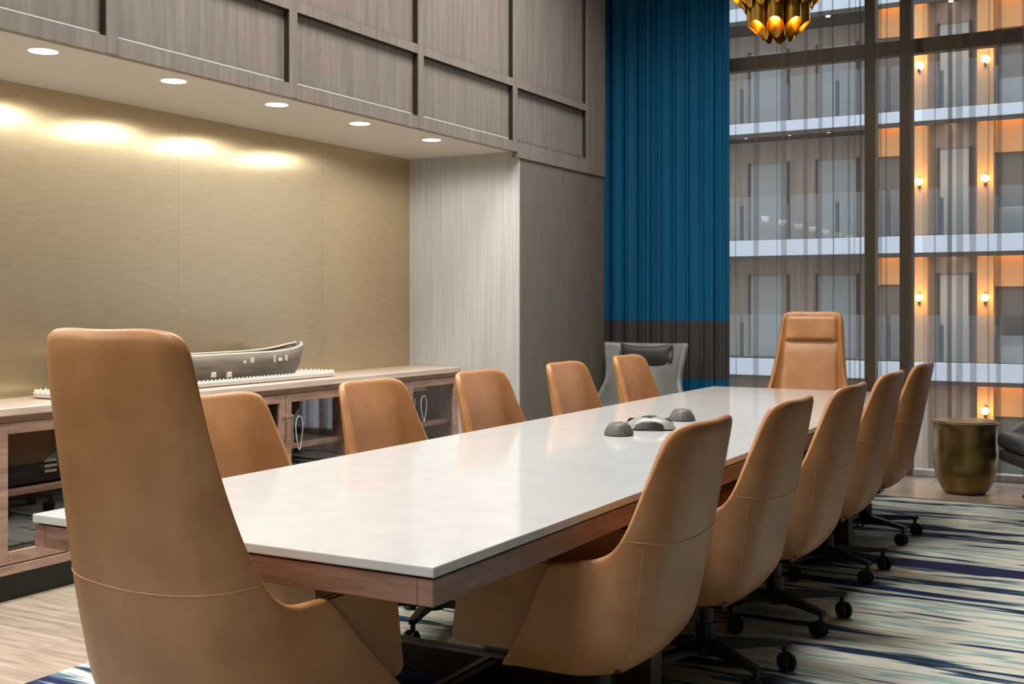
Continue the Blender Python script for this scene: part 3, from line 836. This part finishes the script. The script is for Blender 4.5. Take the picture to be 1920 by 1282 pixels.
# ------------------------------------------------------------------ lounge chairs
def make_lounge():
    t = thing('lounge_chair', 'x', 'armchair')
    HW = [(.34, .34), (.50, .355), (.60, .33), (.70, .298), (.80, .302), (.90, .318), (1.0, .336)]
    def back(u, v):
        s = -1 + 2 * u; z = .30 + .70 * v
        hw = sinterp(HW, z)
        x = hw * s
        wing = .10 * abs(s) ** 3 + (.12 * abs(s) ** 4) * max(0, (.72 - z) / .42)
        y = -.24 - .20 * (z - .40) + wing
        return (x, y, z + .012 * abs(s) ** 3 * v)
    solidify(grid('back', back, 26, 18, grey_leather, t), .045, 1.0, 1)
    # sides wrapping forward as arms
    for sg in (-1, 1):
        def side(u, v, sg=sg):
            y = -.16 + .44 * u
            zt = .60 - .08 * u - .10 * u ** 3
            z = .22 + (zt - .22) * v
            x = sg * (.325 + .03 * v - .02 * u)
            return (x, y, z)
        solidify(grid('arm', side, 12, 8, grey_leather, t), .045, 0.0, 1)
    box('seat_cushion', (-.30, .30, -.20, .36, .325, .435), charcoal_leather, t, .04, 3, True)
    box('seat_base', (-.31, .31, -.22, .345, .235, .325), charcoal_leather, t, .03, 3, True)
    def pil(u, v):
        a = 2 * PI * v; s = -1 + 2 * u
        r = (1 - abs(s) ** 6) ** .5 * .9 + .1
        return (.215 * s, -.315 + .045 * math.cos(a) * r - .02 + .03 * math.sin(a), .880 + .115 * math.sin(a) * (.78 + .22 * abs(s) ** 2))
    hp = grid('head_pillow', pil, 24, 20, charcoal_leather, t)
    for sg in (-1, 1):
        bm = bmesh.new(); add_cyl(bm, (sg * .207 - .012, -.335, .885), .060, .060, .024, 20, 'X'); shade(bm_obj('pillow_end', bm, charcoal_leather, hp))
    cyl('post', (0, 0, .06), .03, .03, .18, black_metal, t)
    lathe('base_hub', [(.05, .035), (.05, .06), (.035, .075)], black_metal, t, 20)
    for q in range(4):
        a = q * PI / 2
        bm = bmesh.new(); add_box(bm, .03, .29, -.018, .018, .03, .055, .006, 1)
        lg = bm_obj('leg', bm, black_metal, t, False, None, (0, 0, a))
        cyl('glide', (.27, 0, 0), .016, .016, .03, black_metal, lg, 12)
    return t
l1 = make_lounge(); l1.location = (-3.425, 7.98, 0); l1.rotation_euler = (0, 0, PI + .02)
l1['label'] = 'grey leather wingback lounge chair with head pillow in front of the blue drape'; l1['group'] = 'lounge chairs'
l2 = copy_tree(l1); l2.location = (-.46, 8.26, 0); l2.rotation_euler = (0, 0, PI / 2 + .45)
l2['label'] = 'grey leather lounge chair beside the brass drum table'

# ------------------------------------------------------------------ hotel block across the atrium
AY = 27.5
ground = sbox('ground_atrium', (-40, 30, GY + .13, AY + 4, -3.6, -3.4), lobby_stone)
bd = thing('hotel_block', 'hotel block across the atrium with white slab edges and glass balustrades', 'building', (0, AY, 0))
X0, X1 = -14.0, 6.0
SL = [(-.45, -.03), (2.48, 2.87), (5.50, 5.76), (8.30, 8.62), (11.2, 11.55)]
for z0, z1 in SL:
    s_ = box('floor_slab', (X0, X1, -.02, 3.0, z0 + .02, z1 - .02), atrium_dark, bd)
    box('slab_edge', (X0, X1, -.06, -.02, z0, z1), slab_white, s_, .01, 1)
    box('shade_lip', (X0, X1, -.03, .01, z0 - .10, z0 + .02), atrium_dark, s_)  # added lip hides the cove strips; dark colour paints the shadow under the slab
lv = [(-3.4, -.45), (-.03, 2.48), (2.87, 5.50), (5.76, 8.30), (8.62, 11.2)]
for q, (z0, z1) in enumerate(lv):
    box('corridor_wall', (X0, -5.62, 1.6, 1.7, z0, z1), atrium_wall, bd)
    # doors along the corridor
    for k in range(5):
        xx = -12.6 + k * 1.75
        dd = box('corridor_door', (xx, xx + .95, 1.56, 1.6, z0, z0 + 2.05), pale_panel, bd)
        box('door_frame', (xx - .06, xx, 1.55, 1.6, z0, z0 + 2.1), atrium_dark, dd)
        box('door_frame', (xx + .95, xx + 1.01, 1.55, 1.6, z0, z0 + 2.1), atrium_dark, dd)
    # right-hand facade: lit headers, pilasters with sconces, doors
    H_ = z1 - z0
    box('facade_wall', (-5.62, X1, .5, .6, z0, z1), atrium_wall, bd)
    for a, b_, zd in ((-5.62, -5.02, .72), (-3.05, -1.6, .78)):
        if q == 0 and a < -4: continue
        hd = box('lit_header', (a, b_, .30, .5, z1 - zd, z1), atrium_oak, bd)
        box('cove_strip', (a + .02, b_ - .02, .12, .15, z1 - .035, z1 - .005), cove_emit, hd)
    box('door_leaf', (-5.55, -5.08, .42, .5, z0, z1 - .72), atrium_door, bd)
    box('door_leaf', (-3.0, -1.7, .42, .5, z0, z1 - .78), atrium_door, bd)
    pp = box('low_panel', (-3.0, -1.7, .30, .40, z0, z0 + .62), pale_panel, bd)
    for a, b_ in ((-4.77, -4.47), (-3.40, -3.06)):
        pl = box('pilaster', (a, b_, .10, .5, z0, z1), atrium_wall if q == 0 and a < -4 else atrium_oak, bd)
        if q > 0 or a > -4: box('cove_strip', (a + .04, b_ - .04, .04, .07, z1 - .035, z1 - .005), cove_emit, pl)
    dd = box('facade_door', (-4.25, -3.62, .45, .5, z0, z0 + 2.0), pale_panel, bd)
    box('door_frame', (-4.31, -4.25, .43, .5, z0, z0 + 2.05), atrium_dark, dd); box('door_frame', (-3.62, -3.56, .43, .5, z0, z0 + 2.05), atrium_dark, dd)
    # balustrade
    if q > 0:
        xs = [-8.85 + 1.175 * k for k in range(-4, 8)]
        for a, b_ in zip(xs, xs[1:]):
            box('balustrade_post', (a - .035, a + .035, -.02, .05, z0, z0 + .86), rail_post, bd)
            bm = bmesh.new()
            vv = [bm.verts.new(p) for p in ((a + .05, 0, z0 + .02), (b_ - .05, 0, z0 + .02), (b_ - .05, 0, z0 + 1.08), (a + .05, 0, z0 + 1.08))]
            bm.faces.new(vv); bm_obj('balustrade_pane', bm, rail_glass, bd)
# wall sconces
def sconce(x, z, label):
    t = thing('wall_sconce', label, 'wall lamp', (x, AY, z), 0, 'sconces across the atrium')
    bm = bmesh.new(); bmesh.ops.create_uvsphere(bm, u_segments=14, v_segments=10, radius=.085)
    o = bm_obj('globe', bm, sconce_emit, t, True, (0, -.02, 0))
    bm = bmesh.new(); add_box(bm, -.03, .03, .0, .10, -.16, .10, .004, 1); bm_obj('bracket', bm, black_metal, t)
    d = bpy.data.lights.new('sconce_lamp', 'POINT'); d.energy = 14.0; d.color = (1, .62, .28); d.shadow_soft_size = .1
    lo = bpy.data.objects.new('sconce_lamp', d); C.objects.link(lo); lo.parent = t; lo.location = (0, -.16, 0)
FL = ['lobby', 'second', 'third', 'top visible']
for k, z in enumerate((-1.09, 1.45, 4.12, 6.80)):
    nm = ['lobby level', 'level above the lobby', 'second level above the lobby', 'third level above the lobby'][k]
    sconce(-3.22, z, 'glowing wall sconce on the pilaster by the wide lit header, %s' % nm)
    if k > 0: sconce(-4.64, z, 'glowing wall sconce on the narrow pilaster by the doors, %s' % nm)
# little corridor ceiling spots
SPOTS = {2.48: [-4.0, -7.75, -8.75], 5.50: [-4.0, -6.80, -7.75, -8.85], 8.30: [-4.0, -6.80, -8.75]}
for z, nm in ((2.48, 'first'), (5.50, 'second'), (8.30, 'third')):
    for k, x in enumerate(SPOTS[z]):
        where = 'between the lit pilasters' if k == 0 else 'over corridor, %s from the pilasters' % ORD[k - 1]
        t = thing('corridor_spot', 'tiny ceiling spot under the %s upper slab %s' % (nm, where), 'spotlight', (x, AY + .35, z), 0, 'corridor ceiling spots')
        cyl('lens', (0, 0, -.045), .05, .05, .025, spot_emit, t, 14)
        lathe('housing', [(.06, -.02), (.065, 0), (.06, .019)], trim_white, t, 16)
